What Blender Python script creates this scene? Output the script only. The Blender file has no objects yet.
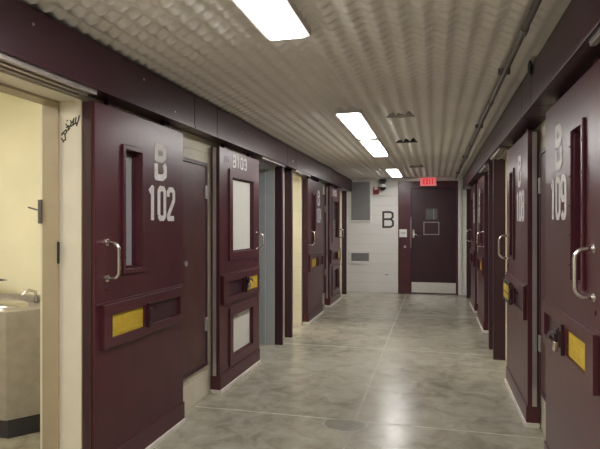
import bpy, bmesh, math, random
from mathutils import Vector, noise
random.seed(4)
SC = bpy.context.scene
COL = SC.collection
PI = math.pi

# ------------------------------------------------------------------ materials
def new_mat(name):
    m = bpy.data.materials.new(name); m.use_nodes = True
    nt = m.node_tree; b = nt.nodes['Principled BSDF']
    return m, nt, b

def paint(name, col, rough=0.5, metal=0.0, var=0.06, scale=6.0, bump=0.02, bscale=60.0, spec=0.5, coat=0.0):
    m, nt, b = new_mat(name)
    N, L = nt.nodes, nt.links
    geo = N.new('ShaderNodeNewGeometry')
    n1 = N.new('ShaderNodeTexNoise'); n1.inputs['Scale'].default_value = scale
    n1.inputs['Detail'].default_value = 5
    L.new(geo.outputs['Position'], n1.inputs['Vector'])
    r = N.new('ShaderNodeMapRange')
    r.inputs['From Min'].default_value = 0.3; r.inputs['From Max'].default_value = 0.7
    r.inputs['To Min'].default_value = 1 - var; r.inputs['To Max'].default_value = 1 + var
    L.new(n1.outputs['Fac'], r.inputs['Value'])
    mx = N.new('ShaderNodeVectorMath'); mx.operation = 'SCALE'
    mx.inputs[0].default_value = col
    L.new(r.outputs['Result'], mx.inputs['Scale'])
    L.new(mx.outputs['Vector'], b.inputs['Base Color'])
    b.inputs['Roughness'].default_value = rough
    b.inputs['Metallic'].default_value = metal
    b.inputs['Specular IOR Level'].default_value = spec
    if coat: b.inputs['Coat Weight'].default_value = coat
    if bump:
        n2 = N.new('ShaderNodeTexNoise'); n2.inputs['Scale'].default_value = bscale
        L.new(geo.outputs['Position'], n2.inputs['Vector'])
        bp = N.new('ShaderNodeBump'); bp.inputs['Strength'].default_value = bump * 5
        bp.inputs['Distance'].default_value = 0.002
        L.new(n2.outputs['Fac'], bp.inputs['Height'])
        L.new(bp.outputs['Normal'], b.inputs['Normal'])
    return m

def emit(name, col, s):
    m, nt, b = new_mat(name)
    b.inputs['Base Color'].default_value = (*col, 1)
    b.inputs['Emission Color'].default_value = (*col, 1)
    b.inputs['Emission Strength'].default_value = s
    return m

def block_wall(name, col, brick_w=0.41, brick_h=0.205, groove=0.010, axis='X', tint=0.93):
    """painted concrete block: shallow joints as bump, faint joint tint"""
    m, nt, b = new_mat(name)
    N, L = nt.nodes, nt.links
    geo = N.new('ShaderNodeNewGeometry')
    sep = N.new('ShaderNodeSeparateXYZ'); L.new(geo.outputs['Position'], sep.inputs[0])
    cmb = N.new('ShaderNodeCombineXYZ')
    L.new(sep.outputs[axis], cmb.inputs['X']); L.new(sep.outputs['Z'], cmb.inputs['Y'])
    br = N.new('ShaderNodeTexBrick')
    br.inputs['Scale'].default_value = 1.0
    br.inputs['Brick Width'].default_value = brick_w; br.inputs['Row Height'].default_value = brick_h
    br.inputs['Mortar Size'].default_value = groove; br.inputs['Mortar Smooth'].default_value = 0.6
    br.inputs['Color1'].default_value = (*col, 1); br.inputs['Color2'].default_value = (*[c * 0.97 for c in col], 1)
    br.inputs['Mortar'].default_value = (*[c * tint for c in col], 1)
    L.new(cmb.outputs[0], br.inputs['Vector'])
    L.new(br.outputs['Color'], b.inputs['Base Color'])
    b.inputs['Roughness'].default_value = 0.5
    bp = N.new('ShaderNodeBump'); bp.invert = True
    bp.inputs['Strength'].default_value = 0.5; bp.inputs['Distance'].default_value = 0.004
    L.new(br.outputs['Fac'], bp.inputs['Height'])
    L.new(bp.outputs['Normal'], b.inputs['Normal'])
    return m

def concrete_floor():
    m, nt, b = new_mat('polished_concrete')
    N, L = nt.nodes, nt.links
    geo = N.new('ShaderNodeNewGeometry')
    def ns(scale, detail, dist=0.0, rough=0.55):
        n = N.new('ShaderNodeTexNoise'); n.inputs['Scale'].default_value = scale
        n.inputs['Detail'].default_value = detail; n.inputs['Distortion'].default_value = dist
        n.inputs['Roughness'].default_value = rough
        L.new(geo.outputs['Position'], n.inputs['Vector']); return n
    big = ns(1.1, 6, 0.8); mid = ns(5.5, 9, 0.6, 0.62); fine = ns(38, 4)
    def mr(src, a, c, lo, hi):
        r = N.new('ShaderNodeMapRange'); r.inputs['From Min'].default_value = a; r.inputs['From Max'].default_value = c
        r.inputs['To Min'].default_value = lo; r.inputs['To Max'].default_value = hi
        L.new(src, r.inputs['Value']); return r.outputs['Result']
    def math_(op, a, c):
        n = N.new('ShaderNodeMath'); n.operation = op
        for i, v in enumerate((a, c)):
            if isinstance(v, (int, float)): n.inputs[i].default_value = v
            else: L.new(v, n.inputs[i])
        return n.outputs[0]
    v = math_('ADD', mr(big.outputs['Fac'], .0, 1., -0.42, 0.42), mr(mid.outputs['Fac'], .0, 1., -0.62, 0.62))
    v = math_('ADD', v, mr(fine.outputs['Fac'], .0, 1., -0.12, 0.12))
    v = math_('ADD', v, 0.5)
    ramp = N.new('ShaderNodeValToRGB')
    e = ramp.color_ramp.elements
    e[0].position = 0.15; e[0].color = (0.20, 0.178, 0.14, 1)
    e[1].position = 0.85; e[1].color = (0.50, 0.47, 0.38, 1)
    k = e.new(0.5); k.color = (0.38, 0.35, 0.28, 1)
    L.new(v, ramp.inputs['Fac'])
    L.new(ramp.outputs['Color'], b.inputs['Base Color'])
    b.inputs['Roughness'].default_value = 0.25
    b.inputs['Specular IOR Level'].default_value = 0.55
    bp = N.new('ShaderNodeBump'); bp.inputs['Strength'].default_value = 0.10; bp.inputs['Distance'].default_value = 0.004
    wav = ns(9, 3); L.new(wav.outputs['Fac'], bp.inputs['Height'])
    L.new(bp.outputs['Normal'], b.inputs['Normal'])
    return m

M = {}
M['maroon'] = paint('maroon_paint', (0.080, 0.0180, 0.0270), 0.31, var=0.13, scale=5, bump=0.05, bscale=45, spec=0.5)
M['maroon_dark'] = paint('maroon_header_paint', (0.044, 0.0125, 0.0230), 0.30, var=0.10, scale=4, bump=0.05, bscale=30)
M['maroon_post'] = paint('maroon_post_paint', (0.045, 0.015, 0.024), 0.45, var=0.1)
M['panel'] = paint('brown_maroon_panel', (0.090, 0.033, 0.033), 0.38, var=0.22, scale=7, bump=0.05, bscale=25)
M['cream'] = block_wall('cream_block_wall', (0.76, 0.71, 0.57), axis='Y')
M['cream_x'] = paint('cream_reveal_paint', (0.78, 0.74, 0.63), 0.55, var=0.04)
M['tan'] = paint('tan_frame_tone', (0.42, 0.345, 0.24), 0.5, var=0.05)  # inner frame coloured a deeper tan than the off-white reveal in front
M['yellow_wall'] = paint('pale_yellow_cell_paint', (0.82, 0.775, 0.60), 0.6, var=0.05, scale=3)
M['grey_wall'] = paint('grey_cell_paint', (0.40, 0.43, 0.44), 0.6, var=0.04)
M['grey_frame'] = paint('blue_grey_frame_paint', (0.42, 0.445, 0.455), 0.5, var=0.04)
M['white_wall'] = block_wall('white_block_wall', (0.85, 0.83, 0.80), brick_w=60, brick_h=0.205, axis='X', tint=0.90)
M['white_trim'] = paint('white_trim_paint', (0.82, 0.81, 0.79), 0.45, var=0.04)
M['ceil'] = paint('ceiling_deck_paint', (0.80, 0.765, 0.73), 0.65, var=0.06, scale=1.4, bump=0)
M['floor'] = concrete_floor()
M['joint'] = paint('floor_joint_filler', (0.46, 0.43, 0.345), 0.5, var=0.2, scale=9, bump=0)
M['joint_dark'] = paint('floor_centre_joint', (0.30, 0.275, 0.215), 0.45, var=0.25, scale=9, bump=0)
M['patch'] = paint('floor_patch', (0.22, 0.20, 0.155), 0.35, var=0.2, scale=12, bump=0)
M['silver'] = paint('brushed_aluminium', (0.52, 0.50, 0.50), 0.38, metal=0.7, var=0.08)
M['chrome'] = paint('satin_steel', (0.72, 0.70, 0.68), 0.25, metal=1.0, var=0.05)
M['stainless'] = paint('stainless_sink_steel', (0.50, 0.475, 0.465), 0.36, metal=0.75, var=0.1, scale=14)
M['kick'] = paint('kick_plate_steel', (0.80, 0.79, 0.77), 0.38, metal=0.8, var=0.06)
M['rail'] = paint('grey_track_rail', (0.42, 0.38, 0.37), 0.4, metal=0.4, var=0.1)
M['conduit'] = paint('grey_conduit', (0.16, 0.15, 0.145), 0.4, metal=0.4, var=0.15)
M['yellow'] = paint('yellow_hatch_plate', (0.62, 0.44, 0.045), 0.5, var=0.1, scale=30)
M['white_paint'] = paint('white_stencil_paint', (0.82, 0.79, 0.79), 0.55, var=0.12, scale=35, bump=0)
M['ghost'] = paint('faded_white_paint', (0.22, 0.13, 0.135), 0.5, var=0.2, scale=60, bump=0)
M['strip'] = paint('white_bottom_strip', (0.78, 0.74, 0.67), 0.5, var=0.12, scale=12)
M['black'] = paint('black_plastic', (0.012, 0.012, 0.014), 0.4, bump=0)
M['ink'] = paint('black_marker_ink', (0.02, 0.02, 0.02), 0.7, bump=0)
M['letter'] = paint('dark_grey_wall_letter', (0.05, 0.045, 0.045), 0.6, bump=0)
M['grey_board'] = paint('grey_wall_panel', (0.25, 0.245, 0.25), 0.6, var=0.05)
M['grille'] = paint('grey_vent_grille', (0.34, 0.335, 0.34), 0.5, var=0.05)
M['red'] = paint('red_strobe_plastic', (0.32, 0.025, 0.02), 0.4, bump=0)
M['white_plastic'] = paint('white_plastic', (0.80, 0.80, 0.78), 0.4, bump=0)
M['stain'] = paint('grey_stained_deck', (0.36, 0.34, 0.30), 0.7, var=0.3, scale=25)
M['toe'] = paint('dark_toe_kick', (0.04, 0.04, 0.05), 0.5)
M['fixture'] = paint('fixture_housing_paint', (0.72, 0.70, 0.67), 0.5)
M['lens'] = emit('fluorescent_lens', (1.0, 0.98, 0.955), 13.5)
M['exit_face'] = emit('exit_sign_face', (0.75, 0.20, 0.20), 0.25)
M['exit_red'] = emit('exit_sign_letters', (0.55, 0.01, 0.02), 0.5)
M['cell_lamp'] = emit('cell_lamp_lens', (1.0, 0.94, 0.80), 18.0)
M['cell_lamp_grey'] = emit('cell_lamp_lens_cool', (0.85, 0.95, 1.0), 2.2)
M['paper'] = paint('pale_notice_paper', (0.62, 0.62, 0.58), 0.7, bump=0)

def glassy(name, col, alpha, rough):
    m, nt, b = new_mat(name)
    b.inputs['Base Color'].default_value = (*col, 1)
    b.inputs['Roughness'].default_value = rough
    b.inputs['Alpha'].default_value = alpha
    return m
M['glass_grey'] = glassy('scratched_grey_glazing', (0.52, 0.54, 0.55), 0.75, 0.25)
M['glass_white'] = glassy('cloudy_white_glazing', (0.85, 0.84, 0.78), 0.85, 0.35)
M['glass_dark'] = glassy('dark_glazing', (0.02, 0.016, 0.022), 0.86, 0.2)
M['glass_end'] = glassy('wired_grey_glazing', (0.16, 0.17, 0.17), 0.8, 0.25)

# ------------------------------------------------------------------ mesh builder
class MB:
    def __init__(s, xf=None): s.v = []; s.f = []; s.xf = xf
    def add(s, vs, fs):
        n = len(s.v)
        for p in vs: s.v.append(tuple(s.xf(*p)) if s.xf else tuple(p))
        for f in fs: s.f.append([i + n for i in f])
        return s
    def box(s, x0, x1, y0, y1, z0, z1):
        vs = [(x, y, z) for x in (x0, x1) for y in (y0, y1) for z in (z0, z1)]
        return s.add(vs, [(0, 1, 3, 2), (4, 6, 7, 5), (0, 4, 5, 1), (2, 3, 7, 6), (0, 2, 6, 4), (1, 5, 7, 3)])
    def tube(s, pts, r, seg=10):
        pts = [Vector(p) for p in pts]; rings = []
        up = None
        for i, p in enumerate(pts):
            t = (pts[min(i + 1, len(pts) - 1)] - pts[max(i - 1, 0)]).normalized()
            if up is None: up = Vector((0, 0, 1)) if abs(t.z) < .9 else Vector((1, 0, 0))
            a = t.cross(up).normalized(); b2 = t.cross(a).normalized(); up = -b2 if False else up
            if abs(t.dot(up)) > .95: a = t.cross(Vector((0.3, 1, 0))).normalized(); b2 = t.cross(a).normalized()
            rings.append([p + r * (math.cos(2 * PI * k / seg) * a + math.sin(2 * PI * k / seg) * b2) for k in range(seg)])
        # align rings
        for i in range(1, len(rings)):
            best = min(range(seg), key=lambda o: sum((rings[i][(k + o) % seg] - rings[i - 1][k]).length for k in range(seg)))
            rings[i] = [rings[i][(k + best) % seg] for k in range(seg)]
        vs = [tuple(v) for rg in rings for v in rg]; fs = []
        for i in range(len(rings) - 1):
            for k in range(seg):
                a = i * seg + k; b2 = i * seg + (k + 1) % seg
                fs.append((a, b2, b2 + seg, a + seg))
        fs.append(tuple(range(seg))[::-1]); fs.append(tuple(range(len(vs) - seg, len(vs))))
        return s.add(vs, fs)
    def lathe(s, c, prof, seg=20, sx=1, sy=1):
        """profile (r,z) about the vertical axis through c"""
        vs = []; fs = []
        for r, z in prof:
            for k in range(seg):
                vs.append((c[0] + r * sx * math.cos(2 * PI * k / seg), c[1] + r * sy * math.sin(2 * PI * k / seg), c[2] + z))
        for i in range(len(prof) - 1):
            for k in range(seg):
                a = i * seg + k; b2 = i * seg + (k + 1) % seg
                fs.append((a, b2, b2 + seg, a + seg))
        return s.add(vs, fs)
    def prism(s, poly, fn, h0, h1):
        """poly in 2D; fn(u,v,h) -> 3D"""
        n = len(poly)
        vs = [fn(u, v, h0) for u, v in poly] + [fn(u, v, h1) for u, v in poly]
        fs = [tuple(range(n))[::-1], tuple(range(n, 2 * n))]
        for i in range(n): fs.append((i, (i + 1) % n, (i + 1) % n + n, i + n))
        return s.add(vs, fs)
    def sheet(s, a0, a1, z0, z1, o0, o1, holes, order='aoz'):
        """slab in the a-z plane between depths o0 and o1 with rectangular holes"""
        A = sorted({a0, a1, *[h[0] for h in holes], *[h[1] for h in holes]})
        Z = sorted({z0, z1, *[h[2] for h in holes], *[h[3] for h in holes]})
        A = [a for a in A if a0 <= a <= a1]; Z = [z for z in Z if z0 <= z <= z1]
        def solid(i, j):
            if i < 0 or j < 0 or i >= len(A) - 1 or j >= len(Z) - 1: return False
            ca = (A[i] + A[i + 1]) / 2; cz = (Z[j] + Z[j + 1]) / 2
            return not any(h[0] < ca < h[1] and h[2] < cz < h[3] for h in holes)
        def P(a, o, z): return (a, o, z) if order == 'aoz' else (o, a, z)
        for i in range(len(A) - 1):
            for j in range(len(Z) - 1):
                if not solid(i, j): continue
                a, b2, c, d = A[i], A[i + 1], Z[j], Z[j + 1]
                for o in (o0, o1): s.add([P(a, o, c), P(b2, o, c), P(b2, o, d), P(a, o, d)], [(0, 1, 2, 3)])
                if not solid(i - 1, j): s.add([P(a, o0, c), P(a, o1, c), P(a, o1, d), P(a, o0, d)], [(0, 1, 2, 3)])
                if not solid(i + 1, j): s.add([P(b2, o0, c), P(b2, o1, c), P(b2, o1, d), P(b2, o0, d)], [(0, 1, 2, 3)])
                if not solid(i, j - 1): s.add([P(a, o0, c), P(b2, o0, c), P(b2, o1, c), P(a, o1, c)], [(0, 1, 2, 3)])
                if not solid(i, j + 1): s.add([P(a, o0, d), P(b2, o0, d), P(b2, o1, d), P(a, o1, d)], [(0, 1, 2, 3)])
        return s
    def build(s, name, mat, parent=None, bevel=0.0, smooth=False, origin=None, weld=True):
        me = bpy.data.meshes.new(name)
        bm = bmesh.new()
        base = origin
        if base is None:
            if parent is not None: base = parent['_w']
            else:
                xs = [p[0] for p in s.v]; ys = [p[1] for p in s.v]; zs = [p[2] for p in s.v]
                base = ((min(xs) + max(xs)) / 2, (min(ys) + max(ys)) / 2, min(zs))
        vv = [bm.verts.new((p[0] - base[0], p[1] - base[1], p[2] - base[2])) for p in s.v]
        for f in s.f:
            try: bm.faces.new([vv[i] for i in f])
            except ValueError: pass
        if weld: bmesh.ops.remove_doubles(bm, verts=bm.verts, dist=1e-5)
        bmesh.ops.recalc_face_normals(bm, faces=bm.faces)
        bm.to_mesh(me); bm.free()
        me.materials.append(mat)
        o = bpy.data.objects.new(name, me); COL.objects.link(o)
        if smooth:
            for p in me.polygons: p.use_smooth = True
        if parent is not None:
            o.parent = parent
            pb = parent['_w']
            o.location = (base[0] - pb[0], base[1] - pb[1], base[2] - pb[2])
        else: o.location = base
        o['_w'] = base
        if bevel:
            md = o.modifiers.new('bevel', 'BEVEL'); md.width = bevel; md.segments = 2
            md.limit_method = 'ANGLE'; md.angle_limit = math.radians(40)
        return o

def tag(o, label=None, cat=None, group=None, kind=None):
    if label: o['label'] = label
    if cat: o['category'] = cat
    if group: o['group'] = group
    if kind: o['kind'] = kind
    return o
def empty(name, loc):
    o = bpy.data.objects.new(name, None); COL.objects.link(o); o.location = loc
    o.empty_display_size = 0.05; o['_w'] = tuple(loc); return o
def struct(o, label, cat):
    return tag(o, label, cat, kind='structure')

# ------------------------------------------------------------------ stroke lettering
G = {
 'B': [[(.15, .52), (.15, .92), (.60, .92), (.82, .85), (.82, .68), (.62, .59), (.15, .59)],
       [(.15, .45), (.15, .08), (.66, .08), (.87, .16), (.87, .38), (.76, .46)]],
 'b': [[(.12, 0), (.12, .94), (.7, .94), (.88, .86), (.88, .62), (.7, .52), (.12, .52)], [(.7, .52), (.9, .42), (.9, .14), (.7, .06), (.12, .06)]],
 '0': [[(.12, .15), (.12, .85), (.3, .94), (.7, .94), (.88, .85), (.88, .15), (.7, .06), (.3, .06), (.12, .15)]],
 '1': [[(.2, .80), (.55, .93), (.55, 0)]],
 '2': [[(.12, .72), (.12, .86), (.3, .94), (.7, .94), (.88, .86), (.88, .62), (.14, .16), (.14, .06), (.9, .06)]],
 '3': [[(.12, .82), (.3, .94), (.7, .94), (.88, .85), (.88, .6), (.68, .52), (.4, .52)],
       [(.68, .52), (.88, .44), (.88, .15), (.7, .06), (.3, .06), (.12, .18)]],
 '4': [[(.66, 0), (.66, .94), (.1, .32), (.95, .32)]],
 '5': [[(.88, .94), (.15, .94), (.15, .54), (.65, .56), (.88, .46), (.88, .15), (.7, .06), (.3, .06), (.12, .16)]],
 '6': [[(.86, .84), (.7, .94), (.3, .94), (.12, .85), (.12, .15), (.3, .06), (.7, .06), (.88, .15), (.88, .45), (.7, .54), (.14, .52)]],
 '7': [[(.1, .94), (.88, .94), (.45, 0)]],
 '8': [[(.3, .52), (.12, .61), (.12, .86), (.3, .94), (.7, .94), (.88, .86), (.88, .61), (.7, .52), (.3, .52), (.12, .43), (.12, .15), (.3, .06), (.7, .06), (.88, .15), (.88, .43), (.7, .52)]],
 '9': [[(.14, .16), (.3, .06), (.7, .06), (.88, .15), (.88, .85), (.7, .94), (.3, .94), (.12, .85), (.12, .55), (.3, .46), (.86, .48)]],
 'E': [[(.88, .94), (.14, .94), (.14, .06), (.88, .06)], [(.14, .5), (.75, .5)]],
 'X': [[(.1, 0), (.9, 1)], [(.1, 1), (.9, 0)]],
 'I': [[(.5, 0), (.5, 1)]],
 'T': [[(.05, .94), (.95, .94)], [(.5, .94), (.5, 0)]],
}
def text_mesh(mb, txt, u0, u1, z0, z1, w, fn, h=0.0012, gap=0.16):
    """fn(u,z,h)->point; u runs in the reading direction"""
    n = len(txt); cw = (u1 - u0) / (n + gap * (n - 1))
    for i, ch in enumerate(txt):
        b0 = u0 + i * cw * (1 + gap)
        for path in G[ch]:
            stroke(mb, [(b0 + p[0] * cw, z0 + p[1] * (z1 - z0)) for p in path], w, fn, h, ch == 'I' )
NS = [0]
def stroke(mb, pts, w, fn, h=0.0012, flat=False):
    r = w / 2
    h = h + NS[0] * 2.5e-5; NS[0] = (NS[0] + 1) % 40
    for k in range(len(pts) - 1):
        (x0, y0), (x1, y1) = pts[k], pts[k + 1]
        L = math.hypot(x1 - x0, y1 - y0)
        if L < 1e-6: continue
        dx, dy = (x1 - x0) / L, (y1 - y0) / L
        nx, ny = -dy * r, dx * r
        mb.prism([(x0 + nx, y0 + ny), (x0 - nx, y0 - ny), (x1 - nx, y1 - ny), (x1 + nx, y1 + ny)], fn, 0, h + k * 4e-5)
    for k in range(1, len(pts) - 1):
        x, y = pts[k]
        mb.prism([(x + r * math.cos(a * PI / 4 + PI / 8), y + r * math.sin(a * PI / 4 + PI / 8)) for a in range(8)], fn, 0, h + .0005 + k * 4e-5)

# ------------------------------------------------------------------ the setting
XL, XR = -1.78, 0.645           # front faces of the sliding doors
WL, WR = -1.87, 0.735           # wall faces behind them
TH = 0.262
YE = 11.33; YB = -1.6
WIN_L = WL - TH; WIN_R = WR + TH
CZ = 2.445
openL = [(1.50, 2.52), (5.20, 6.12), (6.62, 7.46), (10.12, 10.90)]
openR = [(1.28, 2.27), (5.15, 6.02), (6.56, 7.46), (10.12, 10.90)]

fl = MB().box(-4.7, 3.6, YB - .2, YE + .2, -0.12, 0).build('floor', M['floor'])
struct(fl, 'polished mottled concrete floor running down the corridor', 'floor')
for i, y in enumerate((3.89, 6.22, 8.7)):
    mb = MB()
    pts = []
    n = 60
    for k in range(n + 1):
        x = WL + .02 + (WR - WL - .04) * k / n
        pts.append((x, y + 0.010 * noise.noise(Vector((x * 3, y, 0)))))
    for k in range(n):
        w0 = .006 + .003 * random.random()
        (xa, ya), (xb, yb) = pts[k], pts[k + 1]
        mb.add([(xa, ya - w0, .0006), (xb, yb - w0, .0006), (xb, yb + w0, .0006), (xa, ya + w0, .0006)], [(0, 1, 2, 3)])
    o = mb.build('floor_joint', M['joint'], fl)
mb = MB(); n = 110
for k in range(n):
    y0 = 1.5 + (YE - 1.5) * k / n; y1 = 1.5 + (YE - 1.5) * (k + 1) / n
    f = lambda y: -0.57 + 0.012 * noise.noise(Vector((7, y * 1.5, 0)))
    mb.add([(f(y0) - .008, y0, .0004), (f(y0) + .008, y0, .0004), (f(y1) + .008, y1, .0004), (f(y1) - .008, y1, .0004)], [(0, 1, 2, 3)])
mb.build('floor_joint', M['joint_dark'], fl)
mb = MB(); ring = []
for k in range(26):
    a = 2 * PI * k / 26; r = 1 + .25 * noise.noise(Vector((math.cos(a) * 1.5, math.sin(a) * 1.5, 3)))
    ring.append((-0.63 + .16 * r * math.cos(a), 3.80 + .11 * r * math.sin(a), .0010))
mb.add(ring, [tuple(range(26))]); mb.build('floor_patch', M['patch'], fl)
mb = MB()
for k in range(26):
    p, q = Vector(ring[k]), Vector(ring[(k + 1) % 26]); c = Vector((-0.63, 3.80, .001))
    mb.add([p + Vector((0, 0, .0003)), q + Vector((0, 0, .0003)), q + (q - c) * .05 + Vector((0, 0, .0003)), p + (p - c) * .05 + Vector((0, 0, .0003))], [(0, 1, 2, 3)])
mb.build('floor_patch_edge', M['joint'], fl)


# ceiling: folded acoustic deck, ribs down the corridor crossed by shallow scallops
def tri(t):
    t = t % 1.0
    return 4 * abs(t - 0.5) - 1
def deck():
    PX, PY, A, B = 0.112, 0.092, 0.012, 0.014
    nx = int(round((0.80 + 1.95) / PX * 6)); ny = int(round((YE - YB) / PY * 6))
    xs = [-1.95 + 2.75 * i / nx for i in range(nx + 1)]
    ys = [YB + (YE - YB) * j / ny for j in range(ny + 1)]
    tx = [A * math.tanh(1.6 * tri(x / PX)) / math.tanh(1.6) for x in xs]
    ty = [B * tri(y / PY) for y in ys]
    co = []
    for j, y in enumerate(ys):
        b = ty[j]
        for i, x in enumerate(xs): co += (x, y, CZ + tx[i] + b)
    W = nx + 1
    idx = []
    for j in range(ny):
        for i in range(nx):
            a = j * W + i
            idx += (a, a + W, a + W + 1, a + 1)
    me = bpy.data.meshes.new('ceiling')
    nf = nx * ny
    me.vertices.add(W * (ny + 1)); me.vertices.foreach_set('co', co)
    me.loops.add(4 * nf); me.loops.foreach_set('vertex_index', idx)
    me.polygons.add(nf); me.polygons.foreach_set('loop_start', [4 * k for k in range(nf)])
    me.update(calc_edges=True)
    me.materials.append(M['ceil'])
    o = bpy.data.objects.new('ceiling', me); COL.objects.link(o)
    o['_w'] = (0, 0, 0)
    return o
ce = deck(); struct(ce, 'off-white folded metal deck ceiling with ribs running down the corridor', 'ceiling')
MB().box(-4.7, 3.6, YB - .2, YE + .2, 2.56, 2.64).build('roof_slab', M['grey_wall'], ce)

def wall(name, side):
    w0, w1 = (WIN_L, WL) if side < 0 else (WR, WIN_R)
    holes = [(a, b, -1, 2.135) for a, b in (openL if side < 0 else openR)]
    z1 = 2.56
    mb = MB(); mb.sheet(YB, YE, 0, z1, w0, w1, [(a, b, 0, 2.135) for a, b, _, _ in holes], order='oaz')
    o = mb.build(name, M['cream'])
    return o
wl = wall('wall_left', -1); struct(wl, 'cream painted block wall behind the left row of sliding doors', 'wall')
wr = wall('wall_right', 1); struct(wr, 'cream painted block wall behind the right row of sliding doors', 'wall')
we = MB().sheet(-4.7, 3.6, 0, 2.56, YE, YE + .2, [(-0.745, 0.47, 0, 2.35)]).build('wall_end', M['white_wall'])
struct(we, 'white painted block wall closing the far end of the corridor', 'wall')
wb = MB().box(WL - TH, WR + TH, YB - .2, YB, 0, 2.56).build('wall_back', M['cream_x'])
struct(wb, 'cream wall behind the viewer', 'wall')

# cell interiors
def cell(name, side, y0, y1, mat, depth=2.1):
    xi = WIN_L if side < 0 else WIN_R
    xo = xi + side * depth
    a, b = min(xi, xo), max(xi, xo)
    mb = MB()
    mb.box(xo - .06 if side < 0 else xo, xo if side < 0 else xo + .06, y0, y1, 0, 2.56)       # back
    mb.box(a, b, y0 - .06, y0, 0, 2.56); mb.box(a, b, y1, y1 + .06, 0, 2.56)                   # sides
    mb.box(a, b, y0, y1, 2.52, 2.56)                                                           # lid
    o = mb.build(name, mat)
    return o
cells = [
    ('wall_cell_102', -1, 0.2, 3.42, 'yellow_wall'), ('wall_cell_103', -1, 4.25, 6.30, 'grey_wall'),
    ('wall_cell_104', -1, 6.42, 8.55, 'yellow_wall'), ('wall_cell_105', -1, 9.15, 11.2, 'white_trim'),
    ('wall_cell_109', 1, 0.1, 3.30, 'yellow_wall'), ('wall_cell_108', 1, 4.05, 6.22, 'yellow_wall'),
    ('wall_cell_107', 1, 6.36, 8.55, 'grey_wall'), ('wall_cell_106', 1, 9.15, 11.2, 'grey_wall')]
for n, sd, a, b, mt in cells:
    o = cell(n, sd, a, b, M[mt]); struct(o, 'painted walls of the cell behind door ' + ('B ' + n[-3:]), 'wall')

# painted liners of the door openings
def liner(n, ya, yb, x0, x1, zt, mat, w=0.012):
    mb = MB().box(x0, x1, yb - w, yb, 0, zt).box(x0, x1, ya, ya + w, 0, zt).box(x0, x1, ya + w, yb - w, zt - w, zt)
    return mb.build(n, mat)
tr = 1
def trim(o, label):
    struct(o, label, 'trim')
o = liner('trim_1', 1.50, 2.52, WL - .14, WL - .001, 2.135, M['cream_x'], .006); trim(o, 'off-white painted reveal lining the open cell doorway at the left')
slot = MB().box(-2.012, -1.998, 2.495, 2.5005, 1.235, 1.355).build('latch_slot', M['black'], o)
o1 = o
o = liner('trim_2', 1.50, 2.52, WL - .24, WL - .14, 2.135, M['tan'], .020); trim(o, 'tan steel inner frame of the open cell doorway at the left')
o = liner('trim_3', 1.50, 2.52, WL - .261, WL - .24, 2.135, M['cream_x'], .012); trim(o, 'narrow off-white jamb strip holding the lock strike at the left')
strike = MB().box(-2.131, -2.112, 2.488, 2.508, 1.455, 1.588).build('lock_strike', M['conduit'], o, bevel=.002)
tag(strike, 'dark grey lock strike plate')
MB().tube([(-2.135, 2.490, 1.53), (-2.16, 2.45, 1.545)], .005, 6).build('latch_finger', M['conduit'], strike)
o = liner('trim_4', 5.20, 6.12, WL - .26, WL - .11, 2.135, M['grey_frame'], .03); trim(o, 'blue-grey steel frame inside the doorway of cell B103')
o = liner('trim_5', 5.20, 6.12, WL - .11, WL - .001, 2.135, M['grey_frame'], .012); trim(o, 'blue-grey painted reveal of the doorway of cell B103')

# graffiti on the reveal (a scrawl in black marker)
gx = lambda u, v, h: (u, 2.5139 - h, v)
mb = MB()
def gp(u, v):   # scrawl coordinates 0..1
    return (-1.998 + u * .115, 1.915 + v * .13)
sc = [[(0, .10), (.10, -.04), (.24, .02), (.20, .26), (.06, .30), (.02, .20)], [(.10, -.10), (.13, -.07)], [(.10, .32), (.26, .44), (.30, .34), (.22, .26)],
      [(.26, .52), (.42, .60), (.36, .40), (.48, .50)], [(.24, .70), (.36, .56)], [(.46, .52), (.56, .72), (.50, .84)], [(.52, .56), (.66, .66), (.70, .90), (.60, .70)],
      [(.62, .60), (.78, .70), (.82, .96)], [(.78, .66), (.90, .72), (.84, .56)], [(.92, .74), (1.0, 1.02)], [(.30, .80), (.36, .84)]]
for p in sc: stroke(mb, [gp(*q) for q in p], .0075, gx, .0008)
mb.build('scrawled_writing', M['ink'], o1)

# door stop posts between and beside the openings (maroon channels standing on the floor)
def post(n, side, y, w, label):
    x0, x1 = (WL + .001, XL + .005) if side < 0 else (XR - .033, WR - .001)
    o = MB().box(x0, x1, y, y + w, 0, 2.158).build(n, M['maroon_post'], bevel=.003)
    struct(o, label, 'trim')
post('trim_6', -1, 6.125, .05, 'dark maroon steel post just past the blue-grey doorway of cell B103')
post('trim_7', -1, 6.555, .06, 'dark maroon steel post before the cream doorway of cell B104')
post('trim_8', -1, 10.905, .05, 'dark maroon steel post at the far end of the left side')
post('trim_9', 1, 6.025, .05, 'dark maroon steel post beyond the doorway of cell B108 on the right')
post('trim_10', 1, 6.50, .055, 'dark maroon steel post before the doorway of cell B107 on the right')
post('trim_11', 1, 10.905, .05, 'dark maroon steel post at the far end of the right side')
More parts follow.
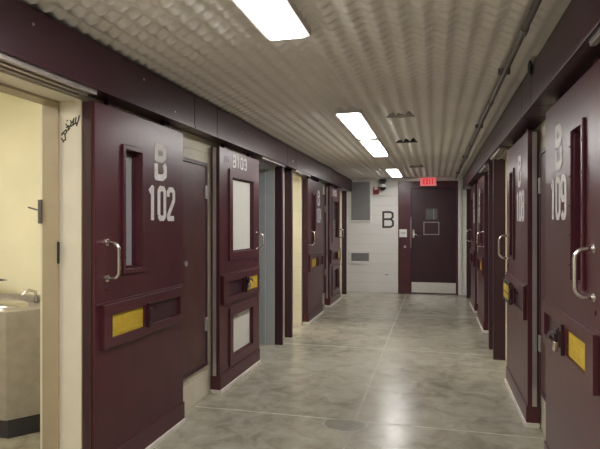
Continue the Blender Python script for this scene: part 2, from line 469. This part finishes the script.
# ------------------------------------------------------------------ sliding cell doors
LW, LT, LZ0, LZ1 = 1.05, 0.08, 0.035, 2.12
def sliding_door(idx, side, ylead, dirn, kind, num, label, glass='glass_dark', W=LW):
    """a = distance from the leading edge, o = outwards to the corridor from the front face"""
    X0 = XL if side < 0 else XR
    nx = 1 if side < 0 else -1
    xf = lambda a, o, z: (X0 + nx * o, ylead + dirn * a, z)
    root = empty('door_%d' % idx, (X0 - nx * LT / 2, ylead + dirn * W / 2, 0))
    struct(root, label, 'door')
    rd = (1 if side < 0 else -1) * dirn       # +1: reading direction runs away from the leading edge
    D = lambda: MB(xf)
    if kind == 'A': wins = [(.28, .46, 1.185, 1.895)]
    else: wins = [(.21, .77, 1.20, 1.875), (.22, .76, .255, .625)]
    lf = D().sheet(0, W, LZ0, LZ1, -LT, 0, wins).build('door_leaf', M['maroon'], root, bevel=.003)
    # windows
    for k, (a0, a1, z0, z1) in enumerate(wins):
        b = .028 if kind == 'A' else .075
        D().sheet(a0 - b, a1 + b, z0 - b, z1 + b, 0, .014, [(a0, a1, z0, z1)]).build('window_frame', M['maroon'], root, bevel=.003)
        bd_ = -.055 if kind == 'A' else -.021
        wf = D().sheet(a0, a1, z0, z1, bd_, bd_ + .010, [(a0 + .012, a1 - .012, z0 + .012, z1 - .012)]).build('glazing_bead', M['maroon'], root)
        pd_ = -.057 if kind == 'A' else -.022
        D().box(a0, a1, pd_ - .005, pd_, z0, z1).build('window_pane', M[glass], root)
        bolts = D()
        nb = 5 if z1 - z0 > .5 else 3
        for j in range(nb):
            for aa in (a0 - b * .5, a1 + b * .5):
                zz = z0 + (z1 - z0) * (j + .5) / nb
                bolts.box(aa - .004, aa + .004, .014, .018, zz - .004, zz + .004)
        bolts.build('frame_screws', M['maroon_dark'], root)
    # food hatch
    fa0, fa1 = (.05, W - .04)
    k1 = -.04 if idx == 1 else 0
    ya0, ya1 = (.17 + k1, .51 + k1) if kind == 'A' else (.08, .42)
    sa0, sa1 = (.59 + k1, W - .09) if kind == 'A' else (.50, W - .16)
    D().sheet(fa0, fa1, .757, 1.003, 0, .024, [(ya0, ya1, .812, .940), (sa0, sa1, .812, .940)]).build('hatch_frame', M['maroon'], root, bevel=.003)
    yp = D(); yp.box(ya0, ya1, .001, .010, .812, .940); yp.build('hatch_plate', M['yellow'], root)
    ridges = D()
    for r_ in range(5):
        zz = .825 + r_ * .0255
        ridges.box(ya0 + .01, ya1 - .01, .010, .0125, zz, zz + .006)
    ridges.build('plate_ridges', M['yellow'], root)
    D().box(sa0 + .006, sa1 - .006, .001, .006, .818, .934).build('hatch_flap', M['maroon_dark'], root, bevel=.002)
    kn = D(); kn.tube([(sa0 + .10, .004, .905), (sa0 + .10, .022, .905)], .009, 8); kn.build('hatch_knob', M['maroon'], root)
    lb = D().box(ya1 + .026, ya1 + .062, .024, .040, .80, .955).box(ya1 + .030, ya1 + .060, .040, .050, .84, .92)
    lb.build('hatch_bolt', M['maroon_dark'], root, bevel=.002)
    D().box(.004, fa1 + .02, .0, .010, 1.003, 1.016).build('hatch_drip_edge', M['maroon'], root, bevel=.002)
    # base plate and white guide on the floor
    D().box(-.004, W + .004, -LT - .002, .010, LZ0, .155).build('base_plate', M['maroon'], root, bevel=.003)
    D().box(-.006, W + .006, -LT - .002, .020, 0, LZ0).build('bottom_guide', M['strip'], root, bevel=.003)
    # trailing edge strip
    D().box(W, W + .008, -.060, -.030, .155, 2.11).build('edge_strip', M['silver'], root)
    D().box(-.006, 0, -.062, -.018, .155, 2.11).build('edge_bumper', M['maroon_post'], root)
    # pull handle: bent bar on two round mounts
    ha = .105 if kind == 'A' else .09
    pts = []
    z0, z1 = (1.148, 1.35) if kind == 'A' else (1.20, 1.36)
    dp = .074
    for k in range(5): t = k / 4 * PI / 2; pts.append((ha, .004 + (dp - .045) + .045 * math.sin(t), z1 - .045 + .045 * math.cos(t)))
    path = [(ha, 0, z1 + .001)] + pts + [(p[0], p[1], z0 + z1 - p[2]) for p in reversed(pts)] + [(ha, 0, z0)]
    h = D(); h.tube(path, .0108, 12)
    hd = h.build('pull_handle', M['chrome'], root, smooth=True)
    fp = D()
    for z in (z0, z1): fp.tube([(ha, 0, z), (ha, .006, z)], .021, 14)
    fp.build('handle_mount', M['chrome'], hd)
    D().tube([(ha + .0, -.001, 1.02 + .065), (ha, .004, 1.02 + .065)], .012, 10).build('keyhole_cover', M['maroon_dark'], root)
    # hanger brackets up into the header
    for a in (.2, W - .2):
        D().box(a - .04, a + .04, -.055, -.025, 2.12, 2.165).build('hanger', M['maroon_post'], root)
    # number
    def fn(u, z, h): return xf(u if rd > 0 else W - u, .0004 + h, z)
    if kind == 'A':
        sh = (-.03 if idx == 1 else 0) if side < 0 else .03
        u0 = .655 + sh if rd > 0 else W - .655 - .165 - sh
        mbx = MB(); text_mesh(mbx, 'B', u0, u0 + .165, 1.745, 1.985, .044, fn); ol = mbx.build('door_letter', M['white_paint'], root, weld=False)
        tag(ol, 'white stencilled letter B')
        u0 = .575 + sh if rd > 0 else W - .575 - .36 - sh
        mbx = MB(); text_mesh(mbx, num, u0, u0 + .36, 1.478, 1.705, .036, fn, gap=.22); ol = mbx.build('door_number', M['white_paint'], root, weld=False)
        tag(ol, 'white stencilled number ' + num)
    else:
        u0 = W - .36 - .33 if rd > 0 else .30 
        mbx = MB(); text_mesh(mbx, 'b' + num, u0, u0 + .37, 1.972, 2.082, .022, fn, gap=.25); ol = mbx.build('door_number', M['white_paint'], root, weld=False)
        tag(ol, 'white stencilled number B' + num)
    return root, xf

d102, x102 = sliding_door(1, -1, 2.505, 1, 'A', '102', 'maroon sliding steel cell door stencilled B 102 with yellow hatch plate, nearest on the left', 'glass_grey', W=1.04)
d103, x103 = sliding_door(2, -1, 5.27, -1, 'B', '103', 'maroon sliding cell door marked B103 with a tall upper and a lower window', 'glass_white')
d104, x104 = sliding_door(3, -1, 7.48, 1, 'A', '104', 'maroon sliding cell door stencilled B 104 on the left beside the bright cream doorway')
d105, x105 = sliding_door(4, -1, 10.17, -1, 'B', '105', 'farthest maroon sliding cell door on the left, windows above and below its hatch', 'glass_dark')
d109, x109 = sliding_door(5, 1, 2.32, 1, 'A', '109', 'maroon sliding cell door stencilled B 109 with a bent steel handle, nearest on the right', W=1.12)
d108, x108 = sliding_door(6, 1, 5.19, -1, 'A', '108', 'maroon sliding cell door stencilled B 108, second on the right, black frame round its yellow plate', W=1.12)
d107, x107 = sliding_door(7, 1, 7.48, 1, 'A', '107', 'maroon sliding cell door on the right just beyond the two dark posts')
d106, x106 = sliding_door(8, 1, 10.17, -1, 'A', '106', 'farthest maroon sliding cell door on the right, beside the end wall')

# faded mark beside B103 and black lock frame on 108
mb = MB()
for k in range(3):
    stroke(mb, [(4.325 + .05 * k, 1.99 + .01 * k), (4.345 + .05 * k, 2.05)], .018, lambda u, z, h: (XL + .0004 + h, u, z))
mb.build('faded_mark', M['ghost'], d103)
def door_mb(xf): return MB(xf)
o = door_mb(x108).sheet(.13, .51, .785, .965, .0245, .046, [(.17, .47, .815, .935)]).build('plate_surround', M['black'], d108); tag(o, 'black frame round the yellow hatch plate')
door_mb(x108).box(.172, .468, .0245, .050, .817, .933).build('raised_plate', M['yellow'], d108)
door_mb(x108).box(.17, .47, .050, .053, .868, .878).build('surround_bar', M['black'], d108)

def padlock(xf, a, z, label, cat='padlock', group='padlocks on the door hatches'):
    c = xf(a, .058, z)
    root = empty('padlock', (c[0], c[1], c[2] - .045)); tag(root, label, cat, group)
    D = lambda: MB(lambda p, q, r: xf(a + p, .058 + q, z + r))
    D().box(-.022, .022, -.010, .010, -.045, .005).build('lock_body', M['chrome'], root, bevel=.004)
    pts = [(-.014, 0, .0)] + [(-.014 * math.cos(t * PI / 8), 0, .03 + .014 * math.sin(t * PI / 8)) for t in range(9)] + [(.014, 0, 0)]
    D().tube(pts, .0038, 8).build('shackle', M['black'], root, smooth=True)
    return root
padlock(x103, .465, .885, 'small padlock hanging from the hatch bolt of door B103, by its yellow plate')
padlock(x109, .575, .860, 'padlock hanging from the hatch bolt of the nearest right-hand door, B 109')
def hasp(root, xf, a, z):
    D = lambda: MB(lambda p, q, r: xf(a + p, q, z + r))
    D().box(-.02, .02, .050, .058, -.01, .065).build('hasp', M['black'], root, bevel=.002)
    D().tube([(-.015, .052, .05), (-.02, .085, .045), (.0, .095, .02), (.02, .085, .045), (.015, .052, .05)], .005, 8).build('hasp_loop', M['conduit'], root)
hasp(d103, x103, .465, .885); hasp(d109, x109, .575, .860)

# ------------------------------------------------------------------ header housings
def header(side, y0, y1, label, rails=(), keyed=False, screws=()):
    xa = -1.72 if side < 0 else .565
    xw = WL if side < 0 else WR
    x0, x1 = min(xa, xw), max(xa, xw)
    root = empty('track_housing', ((x0 + x1) / 2, (y0 + y1) / 2, 2.16)); tag(root, label, 'door track housing', 'track housings above the left doors' if side < 0 else 'track housings above the right doors')
    g = .003
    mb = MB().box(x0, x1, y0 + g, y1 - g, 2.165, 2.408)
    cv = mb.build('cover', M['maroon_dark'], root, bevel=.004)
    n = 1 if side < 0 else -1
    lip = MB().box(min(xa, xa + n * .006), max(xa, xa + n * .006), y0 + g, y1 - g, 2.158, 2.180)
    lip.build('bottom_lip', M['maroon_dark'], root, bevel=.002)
    for a, b in rails:
        rm = MB()
        m0, m1 = (xw + .002, xa - .012) if side < 0 else (xa + .012, xw - .002)
        rm.box(m0, m1, a, b, 2.150, 2.165)
        t = (m1 - m0) / 5
        for k in (0, 2, 4): rm.box(m0 + k * t + t * .15, m0 + (k + 1) * t - t * .15, a, b, 2.138, 2.150)
        rm.build('track_rail', M['rail'], root)
    for (y, z) in screws:
        MB().tube([(xa, y, z), (xa + n * .004, y, z)], .007, 8).build('screw', M['silver'], cv)
    if keyed:
        ym = (y0 + y1) / 2 + .04
        MB().tube([(xa, ym, 2.245), (xa + n * .006, ym, 2.245)], .014, 12).build('key_cylinder', M['white_plastic'], cv)
    return root
segL = [(YB, 3.61), (3.61, 4.03), (4.03, 6.17), (6.17, 6.58), (6.58, 8.62), (8.62, 9.03), (9.03, YE)]
lab = ['above the open cell doorway and door B 102', 'short joint box above the access panel by door B 102', 'above door B103', 'short joint box with a key cylinder above the paired posts',
       'above door B 104', 'short joint box above the far access panel', 'running to the end wall']
railL = [[(.6, 2.46)], [], [(5.25, 6.12)], [], [(6.63, 7.47)], [], [(10.18, 10.9)]]
scrL = [[(1.98, 2.335), (2.9, 2.335), (3.3, 2.22)], [], [(4.6, 2.3), (5.6, 2.3)], [], [], [], []]
for i, (a, b) in enumerate(segL):
    header(-1, a, b, 'dark maroon left track housing ' + lab[i], railL[i], i == 3, scrL[i])
segR = [(YB, 3.44), (3.44, 3.80), (3.80, 6.10), (6.10, 6.52), (6.52, 8.62), (8.62, 9.03), (9.03, YE)]
labR = ['over the nearest right-hand door, seam beside the black clip', 'short joint box just beyond the nearest right-hand door', 'over the door with the black-framed yellow plate', 'short joint box above the two right posts', 'over the door just beyond the two right posts',
        'short joint box above the far right access panel', 'running to the end wall']
railR = [[(.6, 2.26)], [], [(5.19, 6.0)], [], [(6.60, 7.46)], [], [(10.18, 10.9)]]
for i, (a, b) in enumerate(segR):
    header(1, a, b, 'dark maroon right track housing ' + labR[i], railR[i], False, [])
o = MB().box(.548, .562, 3.40, 3.46, 2.345, 2.43).build('cable_clip', M['black'], bevel=.003)
tag(o, 'small black clip on the right track housing under the conduit', 'clip')

# ------------------------------------------------------------------ chase access panels (between the paired doors)
def access(side, y0, y1, label, hinge_far, group=None):
    xw = WL if side < 0 else WR
    n = 1 if side < 0 else -1
    B = lambda a, b, c, d, e, f: MB().box(min(xw + n * a, xw + n * b), max(xw + n * a, xw + n * b), c, d, e, f)
    root = empty('access_panel', (xw + n * .01, (y0 + y1) / 2, .27)); tag(root, label, 'access panel', 'maroon access panels between paired doors')
    m = MB(); 
    o0, o1 = (xw + n * .001, xw + n * .022)
    m.sheet(y0, y1, .27, 1.965, min(o0, o1), max(o0, o1), [(y0 + .03, y1 - .03, .30, 1.935)], order='oaz')
    m.build('panel_frame', M['maroon_post'], root, bevel=.002)
    pd = B(.001, .018, y0 + .033, y1 - .033, .303, 1.932).build('panel_door', M['panel'], root, bevel=.002)
    yk = y0 + .16 if hinge_far else y1 - .09
    yh = y1 - .03 if hinge_far else y0 + .03
    MB().tube([(xw + n * .018, yk, 1.15), (xw + n * .030, yk, 1.15)], .022, 14).build('lock_cylinder', M['silver'], pd)
    for z in (.62, 1.72):
        hg = B(.018, .030, yh - .03, yh + .03, z - .055, z + .055); hg.build('hinge', M['rail'], pd, bevel=.002)
    return root
access(-1, 3.56, 4.13, 'brown maroon access panel with hinges, between doors B 102 and B103', True)
access(-1, 8.60, 9.08, 'brown maroon access panel between the two far left doors', True)
access(1, 3.36, 4.02, 'brown maroon access panel between doors B 109 and B 108', True)
access(1, 8.60, 9.08, 'brown maroon access panel between the two far right doors', True)

# ------------------------------------------------------------------ end wall
ed = empty('door_9', (-.13, YE + .06, 0)); struct(ed, 'maroon steel exit door with small window and steel kick plate in the end wall', 'door')
yf = YE - .03
MB().sheet(-.742, .467, 0, 2.347, yf, YE + .11, [(-.475, .462 - .03, 0, 2.205)]).build('door_frame', M['maroon'], ed, bevel=.004)
MB().sheet(-.473, .430, .008, 2.203, YE + .012, YE + .055, [(-.185, .065, 1.555, 1.785)]).build('door_leaf', M['maroon_dark'], ed)
MB().sheet(-.20, .08, 1.54, 1.80, YE + .004, YE + .012, [(-.18, .06, 1.56, 1.78)]).build('window_frame', M['maroon'], ed)
MB().box(-.185, .065, YE + .03, YE + .036, 1.555, 1.785).build('window_pane', M['glass_end'], ed)
MB().box(-.02, -.008, YE + .026, YE + .030, 1.555, 1.785).build('window_mullion', M['grille'], ed)
MB().sheet(-.222, .095, 1.235, 1.505, YE + .004, YE + .012, [(-.206, .079, 1.251, 1.489)]).build('sign_holder', M['grille'], ed)
MB().box(-.465, .425, YE + .006, YE + .0125, .03, .245).build('kick_plate', M['kick'], ed)
lv = MB().box(-.445, -.405, YE, YE + .012, 1.17, 1.34).build('lock_plate', M['chrome'], ed, bevel=.003)
MB().tube([(-.425, YE + .0, 1.26), (-.425, YE - .05, 1.26), (-.36, YE - .055, 1.235), (-.32, YE - .05, 1.20)], .010, 8).build('lever_handle', M['chrome'], lv)
MB().box(-.483, -.473, YE - .035, YE - .028, .95, 1.60).build('edge_guard', M['silver'], ed)
MB().tube([(-.60, yf, .985), (-.60, yf - .01, .985)], .028, 14).build('key_switch', M['silver'], ed)
MB().box(-.10, .05, YE - .06, YE - .0305, 2.245, 2.29).build('door_closer', M['silver'], ed, bevel=.003)
pl = MB().box(-.715, -.560, yf - .010, yf - .001, 1.185, 1.350).build('notice_plate', M['white_plastic'], bevel=.004)
tag(pl, 'square white intercom plate on the maroon frame beside the exit door', 'intercom')
MB().sheet(-.675, -.60, 1.25, 1.29, yf - .012, yf - .010, [(-.665, -.61, 1.26, 1.28)]).build('speaker_slots', M['grille'], pl)
o = MB().box(.468, .535, YE - .035, YE, 0, 2.40).box(-.742, .468, YE - .02, YE, 2.350, 2.40).build('trim_12', M['white_trim'], bevel=.003)
struct(o, 'white trim around the right and top of the exit door', 'trim')
o = MB().box(-1.845, .70, YE - .05, YE, 2.385, 2.42).build('trim_13', M['white_trim']); struct(o, 'white ledge where the end wall meets the ceiling', 'trim')

gb = empty('wall_board', (-1.53, YE - .01, 1.5)); tag(gb, 'tall grey louvred panel in a white frame high on the end wall', 'wall panel')
MB().sheet(-1.76, -1.30, 1.50, 2.38, YE - .026, YE, [(-1.735, -1.335, 1.54, 2.36)]).build('panel_frame', M['white_trim'], gb, bevel=.003)
mb = MB().box(-1.735, -1.335, YE - .010, YE, 1.54, 2.36)
for k in range(26): mb.box(-1.735, -1.335, YE - .016, YE - .010, 1.552 + k * .031, 1.566 + k * .031)
mb.build('grey_sheet', M['grey_board'], gb)
gv = empty('air_vent', (-1.54, YE - .01, .60)); tag(gv, 'low grey air vent in a white frame on the end wall', 'vent')
MB().sheet(-1.77, -1.31, .60, .905, YE - .026, YE, [(-1.735, -1.355, .665, .84)]).build('vent_frame', M['white_trim'], gv, bevel=.003)
mb = MB().box(-1.735, -1.355, YE - .006, YE, .665, .84)
for k in range(9): mb.box(-1.735, -1.355, YE - .018, YE - .006, .671 + k * .019, .681 + k * .019)
mb.build('grille', M['grille'], gv)
mb = MB(); text_mesh(mb, 'b', -1.085, -.825, 1.375, 1.735, .042, lambda u, z, h: (u, YE - h, z), h=.008)
bl = mb.build('wall_letter', M['letter'], weld=False); tag(bl, 'large dark letter B on the white end wall', 'letter')
ol = MB().box(-1.035, -.92, YE - .010, YE, .355, .425).build('outlet_cover', M['white_trim'], bevel=.003); tag(ol, 'small horizontal outlet low on the white end wall', 'outlet')
MB().box(-1.01, -.945, YE - .012, YE - .010, .378, .402).build('socket', M['grille'], ol)
# camera, bracket, strobe, exit sign
cm = empty('security_camera', (-1.06, YE - .09, 2.18)); tag(cm, 'white dome security camera with dark lens under a black box, left of the exit door', 'camera')
MB().lathe((-1.055, YE - .09, 2.24), [(0.0, .07), (.03, .069), (.065, .055), (.075, .02), (.075, -.005)], 20).build('camera_shell', M['white_plastic'], cm, smooth=True)
MB().lathe((-1.055, YE - .09, 2.24), [(.07, -.005), (.062, -.04), (.035, -.065), (0.0, -.072)], 20).build('camera_dome', M['black'], cm, smooth=True)
MB().box(-1.09, -1.02, YE - .06, YE, 2.27, 2.33).build('camera_bracket', M['black'], cm)
bb = empty('emergency_speaker', (-1.08, YE - .07, 2.36)); tag(bb, 'black box speaker tucked under the ceiling above the dome camera', 'speaker')
MB().box(-1.135, -.985, YE - .16, YE - .052, 2.335, 2.405).build('housing', M['black'], bb, bevel=.015)
MB().box(-1.11, -1.01, YE - .05, YE, 2.345, 2.384).build('bracket', M['black'], bb)
MB().sheet(-1.12, -1.0, 2.345, 2.395, YE - .165, YE - .16, [(-1.11, -1.01, 2.352, 2.388)]).build('bezel', M['conduit'], bb)
st = empty('fire_alarm_strobe', (-1.20, YE - .03, 2.10)); tag(st, 'red fire alarm strobe on the end wall beside the dome camera', 'alarm')
MB().box(-1.265, -1.14, YE - .045, YE, 2.095, 2.245).build('alarm_body', M['red'], st, bevel=.006)
MB().box(-1.235, -1.17, YE - .065, YE - .045, 2.19, 2.235).build('strobe_lens', M['white_plastic'], st, bevel=.004)
MB().box(-1.24, -1.165, YE - .05, YE - .045, 2.11, 2.17).build('sounder', M['maroon'], st)
ex = empty('exit_sign', (-.12, YE - .12, 2.255)); tag(ex, 'small lit red EXIT sign above the exit door', 'exit sign')
eh = MB().box(-.285, .035, YE - .15, YE - .09, 2.245, 2.41); eh = eh.build('sign_housing', M['exit_face'], ex, bevel=.005)
mb = MB(); text_mesh(mb, 'EXIT', -.225, -.02, 2.275, 2.385, .022, lambda u, z, h: (u, YE - .1505 - h, z), h=.003, gap=.22)
mb.build('sign_letters', M['exit_red'], eh)
MB().box(-.16, -.09, YE - .14, YE - .10, 2.41, 2.425).build('sign_mount', M['white_plastic'], ex)

# ------------------------------------------------------------------ ceiling things
def lamp(y0, y1, label):
    root = empty('ceiling_light', (-.725, (y0 + y1) / 2, 2.385)); tag(root, label, 'ceiling light', 'row of fluorescent ceiling lights')
    x0, x1 = -.808, -.628
    mb = MB(lambda a, o, z: (a, z, o)); mb.sheet(x0 - .025, x1 + .025, y0 - .025, y1 + .025, 2.398, 2.500, [(x0, x1, y0, y1)])
    mb.build('housing', M['fixture'], root, bevel=.002)
    MB().box(x0 - .024, x1 + .024, y0 - .024, y1 + .024, 2.501, 2.520).build('back_plate', M['fixture'], root)
    MB().box(x0 + .001, x1 - .001, y0 + .001, y1 - .001, 2.386, 2.43).build('diffuser', M['lens'], root, bevel=.004)
lamp(-.15, 1.17, 'fluorescent ceiling light behind the viewer')
lamp(1.23, 2.58, 'bright fluorescent ceiling light at the top edge, nearest of the row')
lamp(4.50, 5.79, 'second nearest fluorescent ceiling light, left of the grey stained closure strip')
lamp(6.03, 7.34, 'fluorescent ceiling light directly beyond the second one, end to end with it')
lamp(9.25, 10.6, 'farthest small fluorescent ceiling light near the end wall camera')

def closure(x0, y, mat, label, w=.075, hgt=.05):
    mb = MB()
    for k in range(3):
        a = x0 + k * w
        mb.prism([(a, 2.408), (a + w * .98, 2.408), (a + w * .5, 2.408 + hgt)], lambda u, v, h: (u, h, v), y - .012, y + .03)
    mb.box(x0 - .01, x0 + 3 * w + .01, y - .014, y + .034, 2.400, 2.409)
    root = mb.build('rib_closure', mat); tag(root, label, 'ceiling vent', 'triangular rib closures in the ceiling')
closure(-.425, 6.25, M['black'], 'row of three black triangular openings in the ceiling ribs, middle of the corridor')
closure(-.405, 4.75, M['stain'], 'faint grey stained row of triangular rib closures in the ceiling, nearest one')
closure(-.40, 9.0, M['stain'], 'faint grey rib closure in the ceiling near the exit sign')
cd = empty('conduit', (.42, 5, 2.35)); tag(cd, 'dark grey metal conduit running along the ceiling by the right track housing', 'conduit')
MB().tube([(.42, YB + .1, 2.388), (.42, YE - .06, 2.388)], .015, 12).build('pipe', M['conduit'], cd, smooth=True)
for y in (1.0, 2.72, 4.3, 6.6, 8.9): MB().tube([(.42, y, 2.388), (.42, y + .07, 2.388)], .020, 12).build('coupling', M['conduit'], cd)
for y in (1.9, 3.5, 5.4, 7.8, 10.2): MB().box(.385, .455, y, y + .022, 2.384, 2.42).build('strap', M['conduit'], cd)

# ------------------------------------------------------------------ inside cell B 102
sk = empty('sink', (-2.93, 3.22, 0)); tag(sk, 'stainless steel sink cabinet with round bowl inside the open cell at the left', 'sink')
mb = MB()
def rr(x0, x1, y0, y1, r, n=6):
    P = []
    for cx, cy, a0 in ((x1 - r, y1 - .005, 0), (x0 + .005, y1 - .005, 90), (x0 + r, y0 + r, 180), (x1 - r, y0 + r, 270)):
        rad = r if a0 >= 180 else .005
        if a0 == 0: cx = x1 - .005
        for k in range(n + 1):
            t = math.radians(a0 + 90 * k / n); P.append((cx + rad * math.cos(t), cy + rad * math.sin(t)))
    return P
foot = [(-2.62, 3.415), (-3.38, 3.415), (-3.38, 2.96), (-2.785, 2.96), (-2.655, 3.14), (-2.62, 3.22)]
mb.prism(foot, lambda u, v, h: (u, v, h), .13, .865)
cab = mb.build('cabinet', M['stainless'], sk, bevel=.006)
MB().prism([(-3.0 + (p[0] + 3.0) * .95, 3.41 + (p[1] - 3.41) * .93) for p in foot], lambda u, v, h: (u, v, h), 0, .13).build('toe_kick', M['toe'], sk)
MB().lathe((-3.02, 3.17, .866), [(.02, .004), (.10, .006), (.135, .012), (.150, .020), (.162, .020), (.168, .0)], 28, 1.25, .85).build('bowl', M['chrome'], cab, smooth=True)
MB().box(-3.38, -2.62, 3.385, 3.415, .865, .92).build('backsplash', M['stainless'], sk, bevel=.004)
fa = MB().tube([(-2.89, 3.36, .866), (-2.89, 3.355, .95), (-2.91, 3.31, .965), (-2.95, 3.27, .935)], .012, 10).build('faucet', M['chrome'], cab, smooth=True)
MB().tube([(-2.83, 3.36, .866), (-2.83, 3.36, .925)], .012, 10).build('push_button', M['chrome'], cab)
sh = empty('wall_hook', (-3.42, 3.36, 1.0)); tag(sh, 'black pointed fitting on the cell wall above the sink, at the left edge', 'hook')
MB().prism([(-3.62, 1.06), (-3.62, 1.0), (-3.30, 1.01), (-3.115, 1.03), (-3.30, 1.055)], lambda u, v, h: (u, h, v), 3.30, 3.34).build('arm', M['black'], sh, bevel=.004)
MB().box(-3.62, -3.56, 3.34, 3.418, .98, 1.08).build('wall_plate', M['black'], sh)

# cell lamps
def cell_lamp(side, y, mat, label, x=None, w=.5):
    xx = (x if x is not None else (WIN_L - 1.1 if side < 0 else WIN_R + 1.1))
    root = empty('cell_light', (xx, y, 2.46)); tag(root, label, 'cell light', 'ceiling lamps inside the cells')
    MB().box(xx - .16, xx + .16, y - w / 2, y + w / 2, 2.49, 2.519).build('housing', M['fixture'], root)
    MB().box(xx - .13, xx + .13, y - w / 2 + .02, y + w / 2 - .02, 2.465, 2.49).build('lens', M['cell_lamp' if mat == 'w' else 'cell_lamp_grey'], root)
cell_lamp(-1, 1.9, 'w', 'warm ceiling lamp inside the open cell at the left', w=.9)
cell_lamp(-1, 5.2, 'g', 'cool ceiling lamp inside cell B103')
cell_lamp(-1, 7.0, 'w', 'warm ceiling lamp in the cell with the bright cream doorway, left side', w=.9)
cell_lamp(-1, 10.4, 'w', 'warm ceiling lamp inside the farthest left cell')
cell_lamp(1, 5.3, 'w', 'warm ceiling lamp in the right-hand cell before the two dark posts')

# ------------------------------------------------------------------ camera, world
cam = bpy.data.cameras.new('camera'); co = bpy.data.objects.new('camera', cam); COL.objects.link(co)
cam.sensor_fit = 'HORIZONTAL'; cam.sensor_width = 36.0
cam.lens = 36.0 * 530 / 600
cam.clip_start = .02
co.location = (0, 0, 1.45)
co.rotation_euler = (PI / 2, 0, math.atan(134.5 / 530))
SC.camera = co
w = bpy.data.worlds.new('world'); SC.world = w; w.use_nodes = True
w.node_tree.nodes['Background'].inputs['Color'].default_value = (.5, .5, .6, 1)
w.node_tree.nodes['Background'].inputs['Strength'].default_value = .05
SC.view_settings.view_transform = 'Standard'; SC.view_settings.look = 'None'
SC.view_settings.gamma = 1; SC.view_settings.use_curve_mapping = False
SC.view_settings.exposure = 1.1
for o in list(bpy.data.objects):
    if '_w' in o: del o['_w']
